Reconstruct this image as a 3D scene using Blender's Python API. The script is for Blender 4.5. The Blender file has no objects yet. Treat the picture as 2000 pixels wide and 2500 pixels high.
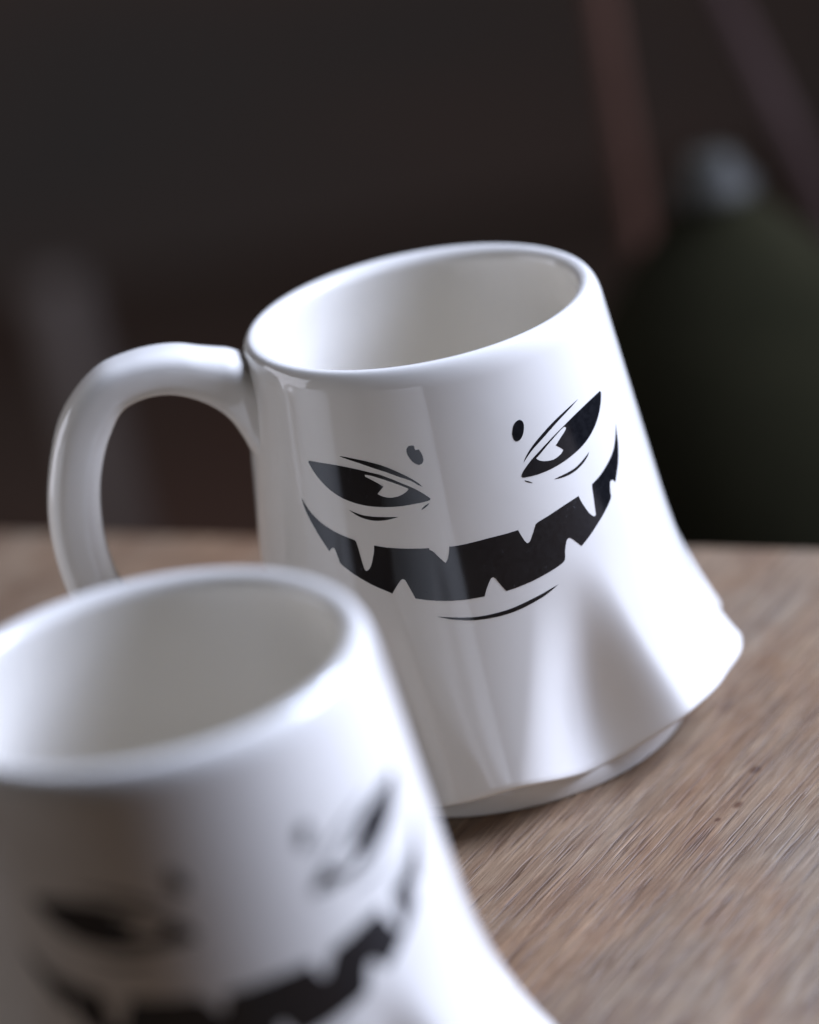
import bpy, bmesh, math, random
from mathutils import Vector, Matrix
from mathutils.geometry import delaunay_2d_cdt

SC = bpy.context.scene
COL = SC.collection
MM = 0.001
R = math.radians

# ------------------------------------------------------------------ camera
CAM_POS = (0.0, -0.699397, 0.349862)
FW = Vector((-0.01537108, 0.92394708, -0.38221137))
RT = Vector((0.98134629, -0.05932116, -0.18286731))
UP = Vector((0.19163294, 0.37789258, 0.90580021))
cd = bpy.data.cameras.new('camera')
cam = bpy.data.objects.new('camera', cd)
COL.objects.link(cam)
cam.matrix_world = Matrix(((RT.x, UP.x, -FW.x, CAM_POS[0]), (RT.y, UP.y, -FW.y, CAM_POS[1]),
                           (RT.z, UP.z, -FW.z, CAM_POS[2]), (0, 0, 0, 1)))
cd.sensor_fit = 'VERTICAL'
cd.sensor_height = 36.0
cd.sensor_width = 28.8
cd.lens = 7659.8 * 36.0 / 2500.0
cd.clip_start = 0.02
cd.clip_end = 60.0
cd.dof.use_dof = True
cd.dof.focus_distance = 0.709
cd.dof.aperture_fstop = 4.3
SC.camera = cam

# ------------------------------------------------------------------ world, lamps, exposure
w = bpy.data.worlds.new('World'); SC.world = w; w.use_nodes = True
bg = w.node_tree.nodes['Background']
bg.inputs['Color'].default_value = (1.0, 0.80, 0.66, 1)
bg.inputs['Strength'].default_value = 0.008

def area(name, az, el, dist, sx, sy, power, color, target=(0, 0, 0.06)):
    """window-like lamp seen from the mug at azimuth az (0 = towards the camera, + = right), elevation el"""
    ld = bpy.data.lights.new(name, 'AREA'); ld.shape = 'RECTANGLE'; ld.size = sx; ld.size_y = sy
    ld.energy = power; ld.color = color
    o = bpy.data.objects.new(name, ld); COL.objects.link(o)
    d = Vector((math.sin(R(az)) * math.cos(R(el)), -math.cos(R(az)) * math.cos(R(el)), math.sin(R(el))))
    o.location = Vector(target) + d * dist
    o.rotation_euler = d.to_track_quat('Z', 'Y').to_euler()
    return o
area('window_light', 96, 38, 1.2, 0.80, 0.64, 50.0, (0.60, 0.70, 1.0))
area('left_fill_light', -104, 7, 2.2, 1.7, 1.1, 21.0, (0.84, 0.86, 1.0))  # added fill for the mug's left side and handle, no window there
area('bright_pane_light', 110, 36, 1.3, 0.25, 0.36, 5.0, (0.76, 0.84, 1.0))

vs = SC.view_settings
vs.view_transform = 'Standard'; vs.look = 'None'; vs.exposure = 0.0; vs.gamma = 1.0
SC.render.engine = 'CYCLES'
SC.cycles.use_denoising = True
SC.cycles.max_bounces = 10
SC.cycles.diffuse_bounces = 6
SC.cycles.sample_clamp_indirect = 4.0

# ------------------------------------------------------------------ materials
def mat(name):
    m = bpy.data.materials.new(name); m.use_nodes = True
    return m, m.node_tree, m.node_tree.nodes['Principled BSDF']

def N(nt, t, **kw):
    n = nt.nodes.new(t)
    for k, v in kw.items(): setattr(n, k, v)
    return n

def ramp(nt, stops):
    n = nt.nodes.new('ShaderNodeValToRGB')
    e = n.color_ramp.elements
    while len(e) < len(stops): e.new(0.5)
    for el, (p, c) in zip(e, stops):
        el.position = p; el.color = tuple(c) + (1,) if len(c) == 3 else c
    return n

def ceramic_mat():
    m, nt, b = mat('white_glaze')
    tc = N(nt, 'ShaderNodeTexCoord')
    no = N(nt, 'ShaderNodeTexNoise'); no.inputs['Scale'].default_value = 45; no.inputs['Detail'].default_value = 2
    nt.links.new(tc.outputs['Object'], no.inputs['Vector'])
    r = ramp(nt, [(0.3, (0.75, 0.70, 0.61)), (0.7, (0.77, 0.72, 0.63))])
    nt.links.new(no.outputs['Fac'], r.inputs['Fac'])
    nt.links.new(r.outputs['Color'], b.inputs['Base Color'])
    b.inputs['Roughness'].default_value = 0.07
    b.inputs['IOR'].default_value = 1.5
    # faint orange-peel of the glaze
    n2 = N(nt, 'ShaderNodeTexNoise'); n2.inputs['Scale'].default_value = 160; n2.inputs['Detail'].default_value = 1
    nt.links.new(tc.outputs['Object'], n2.inputs['Vector'])
    bp = N(nt, 'ShaderNodeBump'); bp.inputs['Strength'].default_value = 0.05; bp.inputs['Distance'].default_value = 0.0004
    nt.links.new(n2.outputs['Fac'], bp.inputs['Height'])
    nt.links.new(bp.outputs['Normal'], b.inputs['Normal'])
    return m

def print_mat():
    m, nt, b = mat('black_print')
    tc = N(nt, 'ShaderNodeTexCoord')
    no = N(nt, 'ShaderNodeTexNoise'); no.inputs['Scale'].default_value = 900; no.inputs['Detail'].default_value = 3
    nt.links.new(tc.outputs['Object'], no.inputs['Vector'])
    r = ramp(nt, [(0.3, (0.006, 0.006, 0.007)), (0.72, (0.012, 0.012, 0.013)), (0.80, (0.05, 0.05, 0.055))])
    nt.links.new(no.outputs['Fac'], r.inputs['Fac'])
    nt.links.new(r.outputs['Color'], b.inputs['Base Color'])
    b.inputs['Roughness'].default_value = 0.1
    b.inputs['IOR'].default_value = 1.5
    return m

GRAIN_AZ = 35.0
def wood_mat():
    m, nt, b = mat('oak_tabletop')
    L = nt.links.new
    tc = N(nt, 'ShaderNodeTexCoord')
    def streak(sx, sy, scale, detail, rough=0.5, dist=0.0, off=0.0):
        mp = N(nt, 'ShaderNodeMapping'); mp.inputs['Scale'].default_value = (sx, sy, sy)
        mp.inputs['Location'].default_value = (off, off * 1.7, 0)
        L(tc.outputs['Object'], mp.inputs['Vector'])
        n = N(nt, 'ShaderNodeTexNoise'); n.inputs['Scale'].default_value = scale
        n.inputs['Detail'].default_value = detail; n.inputs['Roughness'].default_value = rough
        n.inputs['Distortion'].default_value = dist
        L(mp.outputs['Vector'], n.inputs['Vector'])
        return n
    broad = streak(4.0, 32.0, 1.0, 3, 0.55, 0.6, 0.3)        # plank-wide tone
    hue = streak(9.0, 22.0, 1.0, 3, 0.6, 0.8, 3.9)           # brown and grey patches
    mid = streak(11.0, 230.0, 1.0, 4, 0.6, 0.25, 1.1)        # growth bands
    fine = streak(62.0, 1250.0, 1.0, 3, 0.6, 0.12, 2.3)     # fibres
    pore = streak(44.0, 980.0, 1.0, 2, 0.55, 0.12, 4.7)      # open pores
    pale_fibre = streak(42.0, 1150.0, 1.0, 2, 0.5, 0.08, 8.2)     # pale fibres
    patch = streak(70.0, 130.0, 1.0, 4, 0.6, 0.5, 7.1)       # medullary flecks
    def mix(a, bsock, fac, kind='MULTIPLY'):
        x = N(nt, 'ShaderNodeMix', data_type='RGBA', blend_type=kind)
        x.inputs[0].default_value = fac
        L(a, x.inputs[6]); L(bsock, x.inputs[7])
        return x.outputs[2]
    def layer(c, node, stops, fac):
        r = ramp(nt, stops); L(node.outputs['Fac'], r.inputs['Fac'])
        return mix(c, r.outputs['Color'], fac)
    r1 = ramp(nt, [(0.30, (0.156, 0.096, 0.056)), (0.50, (0.200, 0.134, 0.080)), (0.70, (0.230, 0.168, 0.108))])
    L(broad.outputs['Fac'], r1.inputs['Fac'])
    c = layer(r1.outputs['Color'], hue, [(0.36, (1.02, 0.93, 0.86)), (0.50, (1, 1, 1)), (0.64, (0.97, 1.04, 1.12))], 1.0)
    c = layer(c, mid, [(0.34, (0.68, 0.62, 0.59)), (0.52, (1, 1, 1)), (0.68, (1.12, 1.12, 1.12))], 0.7)
    c = layer(c, fine, [(0.36, (0.74, 0.71, 0.70)), (0.50, (1, 1, 1)), (0.64, (1.20, 1.20, 1.20))], 0.75)
    c = layer(c, patch, [(0.36, (0.84, 0.77, 0.74)), (0.58, (1.04, 1.04, 1.04))], 0.8)
    c = layer(c, pale_fibre, [(0.60, (1, 1, 1)), (0.68, (1.45, 1.47, 1.50))], 0.75)
    c = layer(c, pore, [(0.36, (0.42, 0.35, 0.32)), (0.43, (1, 1, 1))], 0.62)
    # three small dark knots beside the mug
    for kx, ky, kr in KNOTS:
        vm = N(nt, 'ShaderNodeVectorMath', operation='DISTANCE'); vm.inputs[1].default_value = (kx, ky, 0)
        sc = N(nt, 'ShaderNodeMapping'); L(tc.outputs['Object'], sc.inputs['Vector'])
        sc.inputs['Scale'].default_value = (0.75, 1.0, 0.0)
        vm.inputs[1].default_value = (kx * 0.75, ky, 0)
        L(sc.outputs['Vector'], vm.inputs[0])
        rr = N(nt, 'ShaderNodeMapRange'); rr.inputs[1].default_value = kr * 0.35; rr.inputs[2].default_value = kr
        L(vm.outputs['Value'], rr.inputs[0])
        rk = ramp(nt, [(0.0, (0.45, 0.34, 0.29)), (1.0, (1, 1, 1))])
        L(rr.outputs[0], rk.inputs['Fac'])
        c = mix(c, rk.outputs['Color'], 1.0)
    L(c, b.inputs['Base Color'])
    b.inputs['Roughness'].default_value = 0.5
    b.inputs['Specular IOR Level'].default_value = 0.35
    # relief: pores sunk, fibres raised
    def add(a, bs, k):
        x = N(nt, 'ShaderNodeMath', operation='MULTIPLY_ADD'); x.inputs[1].default_value = k
        L(bs, x.inputs[0]); L(a, x.inputs[2]); return x.outputs[0]
    rp = ramp(nt, [(0.36, (0, 0, 0)), (0.46, (1, 1, 1))])
    L(pore.outputs['Fac'], rp.inputs['Fac'])
    h = add(rp.outputs['Color'], fine.outputs['Fac'], 1.6)
    h = add(h, mid.outputs['Fac'], 1.5)
    bp = N(nt, 'ShaderNodeBump'); bp.inputs['Strength'].default_value = 0.6; bp.inputs['Distance'].default_value = 0.00026
    L(h, bp.inputs['Height']); L(bp.outputs['Normal'], b.inputs['Normal'])
    return m

def plain_mat(name, c1, c2, scale, rough=0.6, spec=0.5):
    m, nt, b = mat(name)
    tc = N(nt, 'ShaderNodeTexCoord')
    no = N(nt, 'ShaderNodeTexNoise'); no.inputs['Scale'].default_value = scale; no.inputs['Detail'].default_value = 4
    nt.links.new(tc.outputs['Object'], no.inputs['Vector'])
    r = ramp(nt, [(0.35, c1), (0.65, c2)])
    nt.links.new(no.outputs['Fac'], r.inputs['Fac'])
    nt.links.new(r.outputs['Color'], b.inputs['Base Color'])
    b.inputs['Roughness'].default_value = rough
    b.inputs['Specular IOR Level'].default_value = spec
    return m

# ------------------------------------------------------------------ helpers
def link(name, me, m=None, parent=None, smooth=True):
    o = bpy.data.objects.new(name, me); COL.objects.link(o)
    if m: me.materials.append(m)
    if parent: o.parent = parent
    if smooth:
        for p in me.polygons: p.use_smooth = True
    return o

def mesh_from(name, verts, faces):
    me = bpy.data.meshes.new(name)
    me.from_pydata([tuple(c * MM for c in v) for v in verts], [], faces)
    me.update()
    return me

def tag(o, label=None, cat=None, group=None, kind=None):
    if label: o['label'] = label
    if cat: o['category'] = cat
    if group: o['group'] = group
    if kind: o['kind'] = kind
    return o

def pol(az, r, z):
    a = R(az); return (r * math.sin(a), -r * math.cos(a), z)

# ------------------------------------------------------------------ the ghost mug
H, T, RIM, K, RB = 111.8, 6.1, 42.5, 0.12035, 47.0
ZC = H - T / 2
def cone(z): return RIM + K * (H - z)

# outline of the folds' crests: azimuth, radius and height of the hem, how late the flare sets in
CREST = [(-162, 60.2, 11.5, 1.8), (-112, 60.2, 11.5, 1.8), (-56, 60.2, 11.0, 1.7), (-18, 58.4, 9.4, 1.7), (3, 58.2, 11.2, 1.7), (48, 59.4, 12.3, 1.9), (66, 60.4, 12.3, 2.4),
         (80, 62.5, 12.6, 3.0), (94, 62.0, 13.0, 2.5), (107, 61.7, 13.0, 1.8), (160, 60.2, 12.0, 1.8)]
# valleys pressed in between: azimuth of the crease, reach to either side, depth at the hem
VALLEYS = [(-138, 23, 23, 10.0), (-84, 22, 22, 9.5), (-32, 22, 31, 4.6), (-27, 13, 14, 6.2), (27.5, 26, 21.5, 11.2), (94, 9, 10, 5.5), (131, 19, 20, 10.0)]
def crest(az):
    az = (az + 162) % 360 - 162
    for i in range(len(CREST)):
        c0 = CREST[i]; c1 = CREST[(i + 1) % len(CREST)]
        a1 = c1[0] + (360 if i == len(CREST) - 1 else 0)
        if c0[0] <= az <= a1:
            t = (az - c0[0]) / (a1 - c0[0]); t = t * t * (3 - 2 * t)
            return [p + (q - p) * t for p, q in zip(c0[1:], c1[1:])]
    return list(CREST[0][1:])
def valley(az, u):
    """how far the sheet is pressed in at this azimuth: each valley is a cone that opens towards the hem"""
    d = 0.0
    for a, wl, wr, dep in VALLEYS:
        x = (az - a + 180) % 360 - 180
        x = x / ((wl if x < 0 else wr) * (0.42 + 0.58 * u))
        if abs(x) < 1:
            g = (math.sqrt(x * x + 0.014) - math.sqrt(0.014)) / (math.sqrt(1.014) - math.sqrt(0.014))
            f = 1 - g
            d += dep * f * f * (3 - 2 * f) * 0.65 + dep * f ** 1.3 * 0.35
    return d
def hem(az):
    d = valley(az, 1.0)
    c = crest(az)
    return [c[0] - d, c[1] - 0.66 * d]

ZTOP = 60.0
def wall_r(az, z, rh, zh):
    u = min(1.0, max(0.0, (ZTOP - z) / (ZTOP - zh)))
    c = crest(az)
    flare = (c[0] - cone(zh)) * u ** c[2]
    return cone(z) + flare - valley(az, u) * math.sin(math.pi / 2 * u) ** 1.8

def body_mesh():
    n = 360
    cols = []
    # lip: a soft shoulder outside (7 mm high), a tighter roll inside
    oh, ih, hw = 7.5, T / 2, T / 2
    tilt = math.atan(K)
    a0 = math.atan(math.tan(tilt) * oh / hw)
    zsh = H - oh + oh * math.sin(a0)
    rc = cone(zsh) - hw * math.cos(a0)
    zs_top = [ZTOP + (zsh - ZTOP) * i / 26 for i in range(1, 27)]
    for i in range(n):
        az = i * 360 / n - 180
        rh, zh = hem(az)
        col = [(0.01, 7.6), (30, 7.6), (44, 7.6), (46.6, 7.4)]
        e = 1.5
        for k in range(6):                                  # rounded hem edge
            a = R(-100 + 100 * k / 5 * 1.0)
            col.append((rh - e + e * math.cos(a), zh + e + e * math.sin(a)))
        z0 = zh + e
        for k in range(1, 44):
            z = z0 + (ZTOP - z0) * k / 43
            col.append((wall_r(az, z, rh, z0), z))
        for z in zs_top[:-1]: col.append((cone(z), z))
        for k in range(25):                                 # rolled lip
            a = a0 + (math.pi - a0 - 0.02) * k / 24
            col.append((rc + hw * math.cos(a), H - (oh if a < math.pi / 2 else ih) * (1 - math.sin(a))))
        ri = rc - T / 2
        for k in range(1, 25):
            z = ZC - (ZC - 20) * k / 24
            col.append((ri + 0.085 * (ZC - z), z))
        rb = ri + 0.085 * (ZC - 20)
        for k in range(1, 7):
            a = R(90 * k / 6)
            col.append((rb - 8 + 8 * math.cos(a), 20 - 8 * math.sin(a)))
        col += [(rb * 0.4, 12), (0.01, 12)]
        cols.append([pol(az, r, z) for r, z in col])
    m = len(cols[0])
    verts = [v for c in cols for v in c]
    faces = []
    for i in range(n):
        j = (i + 1) % n
        for k in range(m - 1):
            faces.append((i * m + k, j * m + k, j * m + k + 1, i * m + k + 1))
    return mesh_from('mug_body', verts, faces)

def ring_mesh():
    n = 180
    prof = [(41, 7.7), (41, 0.6), (42, 0.0), (46.1, 0.0), (46.8, 0.25), (47.1, 0.9), (47.3, 4.0), (47.2, 7.7)]
    verts = [pol(i * 360 / n, r, z) for i in range(n) for r, z in prof]
    m = len(prof)
    faces = [(i * m + k, ((i + 1) % n) * m + k, ((i + 1) % n) * m + (k + 1) % m, i * m + (k + 1) % m) for i in range(n) for k in range(m)]
    return mesh_from('base_ring', verts, faces)

def catmull(P, closed=False, sub=8):
    out = []
    n = len(P)
    rng = range(n) if closed else range(n - 1)
    for i in rng:
        p0 = P[i - 1] if (closed or i > 0) else P[0]
        p1, p2 = P[i], P[(i + 1) % n]
        p3 = P[(i + 2) % n] if (closed or i + 2 < n) else P[-1]
        for s in range(sub):
            t = s / sub
            out.append(tuple(0.5 * (2 * b + (c - a) * t + (2 * a - 5 * b + 4 * c - d) * t * t + (3 * b - a - 3 * c + d) * t ** 3)
                             for a, b, c, d in zip(p0, p1, p2, p3)))
    if not closed: out.append(tuple(P[-1]))
    return out

HANDLE_AZ = -85.0
# pairs of points on the outer and the inner curve of the handle (radius, height), and its half width there
HANDLE = [(39.5, 107, 42.5, 80, 12.5), (43, 109.1, 45.6, 86.5, 11), (46, 110.9, 46.9, 90.5, 9.4), (49, 112, 48.7, 95, 8.2), (52.5, 113.2, 51.6, 98.8, 7.5),
          (57, 114.8, 56, 102.2, 7.1), (62.5, 115.6, 61.6, 104.7, 7.0), (69, 115.4, 67.5, 105.1, 7.0), (76.4, 113.8, 72.9, 103.3, 7.0),
          (83.7, 108.6, 76.9, 98.2, 7.0), (89, 101.8, 79.8, 92.6, 7.0), (93.1, 92, 82.2, 85.5, 7.0), (95.6, 82.8, 83.7, 77, 7.0),
          (96.5, 74.3, 84, 70.5, 7.0), (96.3, 65.6, 83.6, 65, 7.0), (95, 58, 82.4, 59, 7.0), (91.5, 48, 79.5, 51.5, 7.0), (85.5, 38.5, 75, 45, 7.0),
          (77, 31, 69, 41.5, 7.0), (67, 26, 62.5, 40, 7.3), (58, 22.5, 57, 41.5, 8.5), (52, 19, 53.5, 46, 10), (47, 17, 48, 51, 12)]
def handle_mesh():
    Q = catmull(HANDLE, sub=6)
    ns = 48
    verts, faces = [], []
    a = R(HANDLE_AZ)
    rad = Vector((math.sin(a), -math.cos(a), 0)); tan = Vector((math.cos(a), math.sin(a), 0)); zz = Vector((0, 0, 1))
    for i, (r1, z1, r2, z2, wd) in enumerate(Q):
        for k in range(ns):
            b = 2 * math.pi * k / ns
            c, s = math.cos(b), math.sin(b)
            c2 = math.copysign(abs(c) ** 0.7, c); s2 = math.copysign(abs(s) ** 0.62, s)     # softened oval
            p = rad * ((r1 + r2) / 2 + (r1 - r2) / 2 * c2) + zz * ((z1 + z2) / 2 + (z1 - z2) / 2 * c2) + tan * (wd * s2)
            verts.append(tuple(p))
    for i in range(len(Q) - 1):
        for k in range(ns):
            k2 = (k + 1) % ns
            faces.append((i * ns + k, i * ns + k2, (i + 1) * ns + k2, (i + 1) * ns + k))
    faces.append(tuple(reversed(range(ns)))); faces.append(tuple((len(Q) - 1) * ns + k for k in range(ns)))
    return mesh_from('handle', verts, faces)

# outlines of the printed face: (azimuth in degrees, height in mm)
FACE = {
    'eyeL': [(-44.37,90.85),(-43.91,91.1),(-39.5,91.01),(-33.48,90.67),(-27.94,89.96),(-23.77,89.15),(-20.27,88.33),(-16.7,87.03),(-13.71,85.71),(-11,84.46),(-8.83,83.12),(-7.58,82.17),(-7.02,81.74),(-7.27,81.37),(-9.27,81.12),(-11.74,80.97),(-15.48,80.75),(-19.23,80.77),(-23.04,80.95),(-26.9,81.39),(-30.84,82.19),(-34.33,83.29),(-37.6,84.84),(-40.35,86.68),(-42.56,88.64),(-43.78,90.05)],
    'holeL': [(-25.09,88.57),(-22.9,88.22),(-20.43,87.53),(-16.84,86.34),(-14.51,85.43),(-12.69,84.62),(-13.31,84.07),(-14.67,83.47),(-16.26,83.04),(-18.3,82.9),(-19.79,83.08),(-21.23,83.54),(-22.05,83.97),(-19.92,85.6),(-21.9,86.68),(-25.04,88.13)],
    'browL': [(-32.55,92.85),(-31.31,92.82),(-27.47,92.31),(-23.55,91.59),(-19.79,90.65),(-16.22,89.31),(-12.8,87.64),(-10.17,86.04),(-9.13,85.17),(-8.62,84.67),(-9.85,85.25),(-11.81,86.44),(-15.29,87.74),(-18.83,89.06),(-22.51,90.16),(-26.3,91.3),(-30.28,92.29)],
    'underL': [(-31.78,80.24),(-29.95,79.63),(-27.36,78.99),(-24.78,78.68),(-22.22,78.52),(-19.7,78.41),(-16.92,78.32),(-19.04,77.93),(-21.11,77.7),(-23.68,77.65),(-26.23,77.98),(-28.77,78.68),(-30.53,79.5)],
    'tickL': [(-7.53,80.72),(-7.98,80.31),(-8.95,79.75),(-10.18,79.34),(-9.52,79.93),(-8.44,80.46)],
    'dotL': [(-9.81,94.49),(-8.98,94.26),(-8.99,93.67),(-8.86,93.35),(-8.31,93.33),(-7.81,93.34),(-7.28,92.37),(-7.02,91.34),(-7.12,90.55),(-7.69,89.98),(-8.59,89.84),(-9.51,90.18),(-10.36,90.87),(-11.11,91.99),(-11.47,93.12),(-11.23,94),(-10.58,94.43)],
    'eyeR': [(19.55,81.87),(20.27,82.68),(22.09,83.84),(24.17,84.91),(27.71,86.29),(32.34,87.87),(37.22,89.14),(42.52,90.25),(48.35,91.06),(52.68,91.41),(55.78,91.55),(56.2,91),(54.61,89.07),(52.32,87.2),(49.35,85.38),(45.43,83.7),(41.49,82.59),(37.09,81.79),(33.14,81.28),(28.7,80.97),(24.61,80.96),(21.74,81.2),(19.9,81.46)],
    'holeR': [(25.2,84.63),(26.83,85.26),(29.62,86.47),(32.81,87.63),(35.45,88.49),(37.08,88.81),(37.59,88.44),(37,87.92),(34.78,86.85),(32.46,85.66),(33.67,84.8),(34.62,83.95),(33.85,83.46),(32.12,82.97),(30.17,82.83),(27.92,83.2),(26.09,83.87)],
    'browR': [(45,93.07),(41.85,92.31),(37.19,91.17),(33.18,90),(28.42,88.28),(24.81,86.83),(22.68,85.68),(21.13,84.67),(22.06,85.67),(23.85,87),(26.34,88.32),(29.75,89.72),(33.57,90.98),(37.51,91.9),(41.31,92.57)],
    'underR': [(43.67,80.55),(42.4,79.67),(40.06,78.77),(37.03,78.1),(34.08,77.93),(31.38,78.08),(29.13,78.49),(31.55,78.54),(34.34,78.59),(37.34,78.83),(40.78,79.65)],
    'tickR': [(20.04,80.75),(21.21,80.29),(22.52,79.44),(21.54,79.8),(20.61,80.27)],
    'dotR': [(23,94.43),(23.68,94.02),(23.94,93.14),(23.59,91.96),(22.88,90.89),(21.73,90.01),(20.55,89.92),(19.89,90.39),(19.7,91.34),(19.91,92.37),(20.67,93.62),(21.77,94.33)],
    'lip': [(-11.08,54.12),(-9,53.77),(-6.42,53.36),(-2.54,52.8),(0.87,52.58),(4.07,52.56),(6.79,52.64),(9.57,52.85),(12.43,53.24),(15.36,53.66),(17.74,53.95),(19.88,54.29),(23.09,54.67),(19.69,53.61),(17.51,53.12),(15.11,52.71),(12.17,52.21),(9.33,51.87),(6.57,51.7),(3.88,51.68),(0.7,51.81),(-2.68,52.14),(-7.03,52.96),(-9.56,53.65)],
    'mouth': [(-48.96,81.68),(-47.42,79.95),(-45.33,78.28),(-42.56,76.66),(-39.51,75.38),(-36.88,74.5),(-34.31,73.77),(-31.2,72.99),(-30.89,72.65),(-30.37,70.63),(-29.74,67.31),(-29.36,66),(-28.95,65.7),(-28.13,66.02),(-27.16,67.11),(-26.16,69.26),(-25.65,70.69),(-25.43,71.83),(-22.33,71.35),(-19.48,71.02),(-15.27,70.65),(-11.12,70.35),(-9.88,70.29),(-9.79,69.81),(-8.96,69.41),(-7.51,67.77),(-6.16,66.36),(-5.49,66.91),(-4.75,68.47),(-4.28,70),(-2.93,69.87),(1.22,69.91),(6.83,70.08),(11.08,70.05),(15.15,70.08),(15.65,68.7),(16.38,67.07),(16.94,66.44),(17.76,66.71),(19.1,68.27),(20.18,69.66),(20.92,70.3),(24.91,70.96),(30.17,71.78),(35.71,72.35),(35.96,71.19),(36.7,69.44),(37.5,67.86),(38.26,66.84),(39.15,66.12),(39.93,66.16),(40.35,68.18),(40.89,70.81),(41.21,72.58),(41.55,73.31),(44.65,73.92),(48.02,74.9),(51.47,76.14),(54.24,77.43),(56.27,79),(58.07,80.84),(59.42,82.38),(58.41,80.15),(57.61,78.13),(56.13,75.8),(54.56,73.88),(52.81,72.22),(50.85,70.36),(50.43,70.99),(49.71,71.45),(48.71,71.24),(48.04,70.15),(47.59,68.98),(47.3,67.95),(45.61,66.86),(42.96,65.55),(39.45,63.98),(35.9,62.4),(32.54,61.08),(29.94,63.81),(29.22,64.17),(28.47,63.92),(27.84,63.02),(27.09,61.55),(26.33,59.59),(24.28,58.89),(21.03,58.29),(16.42,57.64),(12.04,57.21),(8.51,57.01),(7.99,57.68),(7.19,58.94),(6.21,60.59),(5.68,60.94),(5.16,60.81),(4.42,60),(3.22,58.31),(2.51,56.96),(-1.65,57.02),(-5.62,57.26),(-8.25,57.52),(-12.2,58.08),(-15.9,58.78),(-16.47,60.14),(-17.26,61.86),(-17.96,63.33),(-18.48,63.59),(-18.92,63.5),(-19.92,62.7),(-21.35,61.2),(-22.15,60.26),(-24.26,61.08),(-27.03,62.09),(-30.42,63.57),(-33.92,65.27),(-36.89,67.07),(-37.38,68.12),(-37.85,69.28),(-38.37,70.56),(-38.96,70.8),(-39.65,70.46),(-40.38,69.79),(-42.35,71.88),(-44.52,74.41),(-46.75,77.15),(-48.3,79.72)],
}
def smooth_outline(pts):
    P = [(R(a) * 46.0, z) for a, z in pts]
    n = len(P)
    corner = []
    for i in range(n):
        d0 = Vector((P[i][0] - P[i-1][0], P[i][1] - P[i-1][1])); d1 = Vector((P[(i+1) % n][0] - P[i][0], P[(i+1) % n][1] - P[i][1]))
        corner.append(abs(d0.angle_signed(d1, 0.0)) > R(50))
    out = []
    for i in range(n):
        p1, p2 = P[i], P[(i + 1) % n]
        p0 = p1 if corner[i] else P[i - 1]
        p3 = p2 if corner[(i + 1) % n] else P[(i + 2) % n]
        L = math.hypot(p2[0] - p1[0], p2[1] - p1[1])
        sub = max(1, min(8, int(L / 0.35)))
        for s in range(sub):
            t = s / sub
            out.append(Vector(tuple(0.5 * (2 * b + (c - a) * t + (2 * a - 5 * b + 4 * c - d) * t * t + (3 * b - a - 3 * c + d) * t ** 3)
                                    for a, b, c, d in zip(p0, p1, p2, p3))))
    return out

def inside(p, loop):
    c = False
    n = len(loop)
    for i in range(n):
        a, b = loop[i], loop[i - 1]
        if (a.y > p.y) != (b.y > p.y) and p.x < (b.x - a.x) * (p.y - a.y) / (b.y - a.y) + a.x: c = not c
    return c

def decal_mesh(name, keys, drop=0.0, lift=0.05):
    loops = [smooth_outline(FACE[k]) for k in keys]
    verts, edges = [], []
    for lp in loops:
        s = len(verts)
        verts += lp
        edges += [(s + i, s + (i + 1) % len(lp)) for i in range(len(lp))]
    xs = [v.x for v in verts]; ys = [v.y for v in verts]
    g = 1.1
    x = min(xs)
    grid = []
    while x < max(xs):
        y = min(ys)
        while y < max(ys):
            p = Vector((x, y))
            ok = False
            for lp in loops:
                if inside(p, lp): ok = not ok
            if ok and min((p - v).length_squared for v in verts) > 0.16: grid.append(p)
            y += g
        x += g
    vo, eo, fo, *_ = delaunay_2d_cdt(verts + grid, edges, [], 0, 1e-6)
    faces = []
    for f in fo:
        c = sum((vo[i] for i in f), Vector((0, 0))) / len(f)
        s = False
        for lp in loops:
            if inside(c, lp): s = not s
        if s: faces.append(tuple(f))
    V = []
    for v in vo:
        az = math.degrees(v.x / 46.0)
        rh, zh = hem(az)
        V.append(pol(az, wall_r(az, v.y - drop, rh, zh + 1.5) + lift, v.y - drop))
    me = mesh_from(name, V, faces)
    # outward normals
    me.update()
    p = me.polygons[0]
    if p.normal.dot(Vector((p.center.x, p.center.y, 0))) < 0: me.flip_normals()
    return me

GLAZE, PRINT = ceramic_mat(), print_mat()
GROUP = 'white ghost mugs on the table'
PRINTS = (('printed_eye', ('eyeL', 'holeL')), ('printed_eye', ('eyeR', 'holeR')), ('printed_brow', ('browL',)), ('printed_brow', ('browR',)),
          ('printed_eyelid_line', ('underL',)), ('printed_eyelid_line', ('underR',)), ('printed_crease', ('tickL',)), ('printed_crease', ('tickR',)),
          ('printed_dot', ('dotL',)), ('printed_dot', ('dotR',)), ('printed_mouth', ('mouth',)), ('printed_lip_line', ('lip',)))
def build_mug():
    root = bpy.data.objects.new('ghost_mug', None); COL.objects.link(root); root.empty_display_size = 0.02
    link('mug_body', body_mesh(), GLAZE, root)
    link('handle', handle_mesh(), GLAZE, root)
    link('base_ring', ring_mesh(), GLAZE, root)
    for nm, keys in PRINTS: link(nm, decal_mesh(nm, keys), PRINT, root)['keys'] = ' '.join(keys)
    return root

def copy_tree(o, parent=None):
    c = o.copy(); COL.objects.link(c)
    if parent: c.parent = parent
    for ch in o.children: copy_tree(ch, c)
    return c

mug = build_mug()
tag(mug, 'white glazed ceramic ghost mug in sharp focus, grinning black face, handle on its left', 'mug', GROUP)
mug2 = copy_tree(mug)
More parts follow.
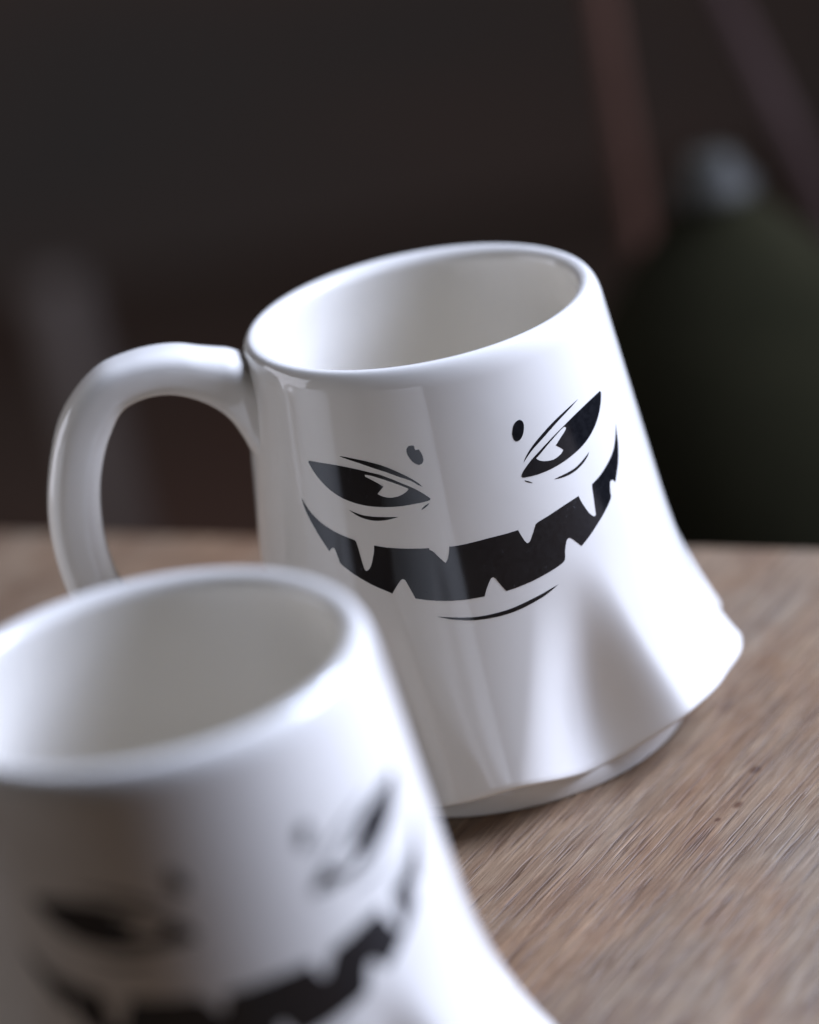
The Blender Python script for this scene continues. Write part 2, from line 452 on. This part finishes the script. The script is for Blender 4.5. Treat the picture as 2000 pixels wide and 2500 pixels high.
# its face was printed a little lower
for ch in mug2.children:
    if 'keys' in ch: ch.data = decal_mesh('lower_print', ch['keys'].split(), 2.1); ch.data.materials.append(PRINT)
for p in [p for ch in mug2.children if 'keys' in ch for p in ch.data.polygons]: p.use_smooth = True
mug2.location = (-0.062752, -0.171340, 0); mug2.rotation_euler = (0, 0, R(12.0))
tag(mug2, 'blurred white ghost mug in the foreground, cut off by the lower left corner', 'mug', GROUP)

# the third mug stands outside the frame; it shows as the pale strip mirrored in the glaze of the first
mug3 = copy_tree(mug)
mug3.location = (-0.205, -0.062, 0); mug3.rotation_euler = (0, 0, R(-62))
tag(mug3, 'white ghost mug beyond the left edge, mirrored as a pale strip in the focused mug', 'mug', GROUP)

# ------------------------------------------------------------------ the table
# local x along the grain; the far edge passes through two points read off the photograph
def table():
    ex, ey = -0.105235, 0.176267
    fx, fy = 0.087869, 0.069896
    edge = Vector((fx - ex, fy - ey)).normalized()
    nrm = Vector((-edge.y, edge.x))
    if nrm.y < 0: nrm = -nrm
    mid = Vector(((ex + fx) / 2, (ey + fy) / 2))
    g = R(GRAIN_AZ)
    rot = Matrix.Rotation(math.atan2(math.cos(g), math.sin(g)), 4, 'Z')
    root = bpy.data.objects.new('table', None); COL.objects.link(root)
    root.location = (mid.x, mid.y, 0)
    tag(root, 'brown oak table top with fine diagonal grain under the white mugs', 'table')
    root.rotation_euler = (0, 0, rot.to_euler().z)
    bm = bmesh.new()
    hw, dp, th, e = 0.60, 0.80, 0.028, 0.002
    inv = rot.to_3x3().inverted()
    def pt(s, d, z): return inv @ Vector((edge.x * s - nrm.x * d, edge.y * s - nrm.y * d, z))
    rings = [(e, 0.0), (e * 0.3, -e * 0.3), (0, -e), (0, -th + e), (e, -th)]
    loops = [[bm.verts.new(pt(s * (hw - i), d0 + i if d0 == 0 else d0 - i, z)) for s, d0 in ((-1, 0), (1, 0), (1, dp), (-1, dp))] for i, z in rings]
    for a, b in zip(loops, loops[1:]):
        for k in range(4): bm.faces.new((a[k], a[(k + 1) % 4], b[(k + 1) % 4], b[k]))
    bm.faces.new(loops[0]); bm.faces.new(list(reversed(loops[-1])))
    bmesh.ops.recalc_face_normals(bm, faces=bm.faces)
    me = bpy.data.meshes.new('tabletop'); bm.to_mesh(me); bm.free()
    return root, me, rot, mid
troot, tme, trot, tmid = table()
def to_table(x, y):
    v = trot.to_3x3().inverted() @ Vector((x - tmid.x, y - tmid.y, 0)); return v.x, v.y
KNOTS = [to_table(kx, ky) + (kr,) for kx, ky, kr in ((0.0565, -0.0490, 0.0018), (0.0500, -0.0640, 0.0016), (0.0445, -0.0690, 0.0009))]
link('tabletop', tme, wood_mat(), troot, smooth=False)

# ------------------------------------------------------------------ the dim room behind
FLOOR_Z = -0.74
def box_mesh(name, sx, sy, sz, e=0.004):
    bm = bmesh.new()
    bmesh.ops.create_cube(bm, size=1.0)
    for v in bm.verts: v.co = Vector((v.co.x * sx, v.co.y * sy, (v.co.z + 0.5) * sz))
    bmesh.ops.bevel(bm, geom=list(bm.edges), offset=e, segments=2, affect='EDGES')
    me = bpy.data.meshes.new(name); bm.to_mesh(me); bm.free()
    return me
bm = bmesh.new()
bmesh.ops.create_grid(bm, x_segments=8, y_segments=8, size=6.0)
me = bpy.data.meshes.new('floor'); bm.to_mesh(me); bm.free()
fl = link('floor', me, plain_mat('dark_floor', (0.098, 0.050, 0.030), (0.102, 0.068, 0.045), 1.5, 0.9, 0.2), smooth=False)
fl.location = (0, 3.0, FLOOR_Z); tag(fl, kind='structure')

bm = bmesh.new()
bmesh.ops.create_cube(bm, size=1.0)
me = bpy.data.meshes.new('wall'); bm.to_mesh(me); bm.free()
wl = link('wall', me, plain_mat('dark_wall', (0.185, 0.082, 0.046), (0.068, 0.066, 0.052), 2.8, 0.9, 0.2), smooth=False)
wl.scale = (9.0, 0.12, 3.2); wl.location = (0, 2.86, FLOOR_Z + 1.6); tag(wl, kind='structure')

def lathe(name, prof, n=64):
    verts = [(r * math.cos(2 * math.pi * i / n), r * math.sin(2 * math.pi * i / n), z) for i in range(n) for r, z in prof]
    m = len(prof)
    faces = [(i * m + k, ((i + 1) % n) * m + k, ((i + 1) % n) * m + k + 1, i * m + k + 1) for i in range(n) for k in range(m - 1)]
    me = bpy.data.meshes.new(name); me.from_pydata(verts, [], faces); me.update()
    return me
def bar_mesh(name, p0, p1, r0, r1, n=24):
    p0, p1 = Vector(p0), Vector(p1)
    d = (p1 - p0).normalized(); u = d.cross(Vector((0, 1, 0.01))).normalized(); v = d.cross(u)
    L = (p1 - p0).length
    prof = [(0, 0.0), (r0 * 0.85, 0.0), (r0, 0.006), (r0 * 1.02, L * 0.3), ((r0 + r1) / 2, L * 0.65), (r1, L - 0.006), (r1 * 0.85, L), (0, L)]
    verts = []
    for i in range(n):
        a = 2 * math.pi * i / n
        c = math.copysign(abs(math.cos(a)) ** 0.6, math.cos(a)); s = math.copysign(abs(math.sin(a)) ** 0.6, math.sin(a))
        for r, t in prof: verts.append(tuple(p0 + d * t + u * (r * c) + v * (r * s)))
    m = len(prof)
    faces = [(i * m + k, ((i + 1) % n) * m + k, ((i + 1) % n) * m + k + 1, i * m + k + 1) for i in range(n) for k in range(m - 1)]
    me = bpy.data.meshes.new(name); me.from_pydata(verts, [], faces); me.update()
    return me

post = link('wooden_post', bar_mesh('wooden_post', (0.097, 0.60, FLOOR_Z), (0.101, 0.605, 0.22), 0.0048, 0.0048),
            plain_mat('brown_wood', (0.068, 0.030, 0.018), (0.094, 0.044, 0.028), 12.0, 0.8, 0.15))
tag(post, 'slim upright brown wooden post, out of focus, behind the mug at the upper right', 'post')
bar = link('wooden_bar', bar_mesh('wooden_bar', (0.373, 0.323, FLOOR_Z), (0.107, 0.689, 0.171), 0.0050, 0.0050),
           plain_mat('dusky_wood', (0.036, 0.019, 0.015), (0.050, 0.029, 0.024), 12.0, 0.8, 0.15))
tag(bar, 'slanting dusky brown bar, out of focus, in the upper right corner', 'bar')
gpost = link('grey_post', bar_mesh('grey_post', (-0.292, 1.80, FLOOR_Z), (-0.292, 1.80, -0.415), 0.020, 0.020),
             plain_mat('dull_grey', (0.12, 0.09, 0.066), (0.15, 0.115, 0.09), 6.0, 0.6))
tag(gpost, 'short dull grey post, out of focus, low behind the mug handle', 'post')

# tall dark green vase, its blurred highlight built as a pale cap, standing on the floor behind the table
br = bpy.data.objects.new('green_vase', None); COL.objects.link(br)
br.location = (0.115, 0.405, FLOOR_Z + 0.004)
tag(br, 'tall dark green vase with a highlight built as a pale cap on top, out of focus at the right edge', 'vase')
link('vase_body', lathe('vase_body', [(0.0, -0.004), (0.052, -0.004), (0.058, 0.006), (0.064, 0.10), (0.073, 0.35), (0.078, 0.52), (0.076, 0.60), (0.068, 0.645), (0.054, 0.68),
     (0.038, 0.703), (0.024, 0.718), (0.016, 0.726), (0.014, 0.732), (0.0, 0.732)]), plain_mat('dark_green_glaze', (0.0085, 0.0076, 0.0027), (0.0140, 0.0122, 0.0050), 14.0, 0.95, 0.08), br)
link('vase_highlight', lathe('vase_highlight', [(0.0, 0.728), (0.0150, 0.728), (0.0162, 0.731), (0.0150, 0.735), (0.0105, 0.738), (0.0100, 0.743), (0.007, 0.746), (0.0, 0.746)], 40),
     plain_mat('painted_highlight', (0.016, 0.015, 0.011), (0.062, 0.055, 0.041), 90.0, 0.6, 0.2), br)

for o in bpy.data.objects:
    if 'keys' in o: del o['keys']
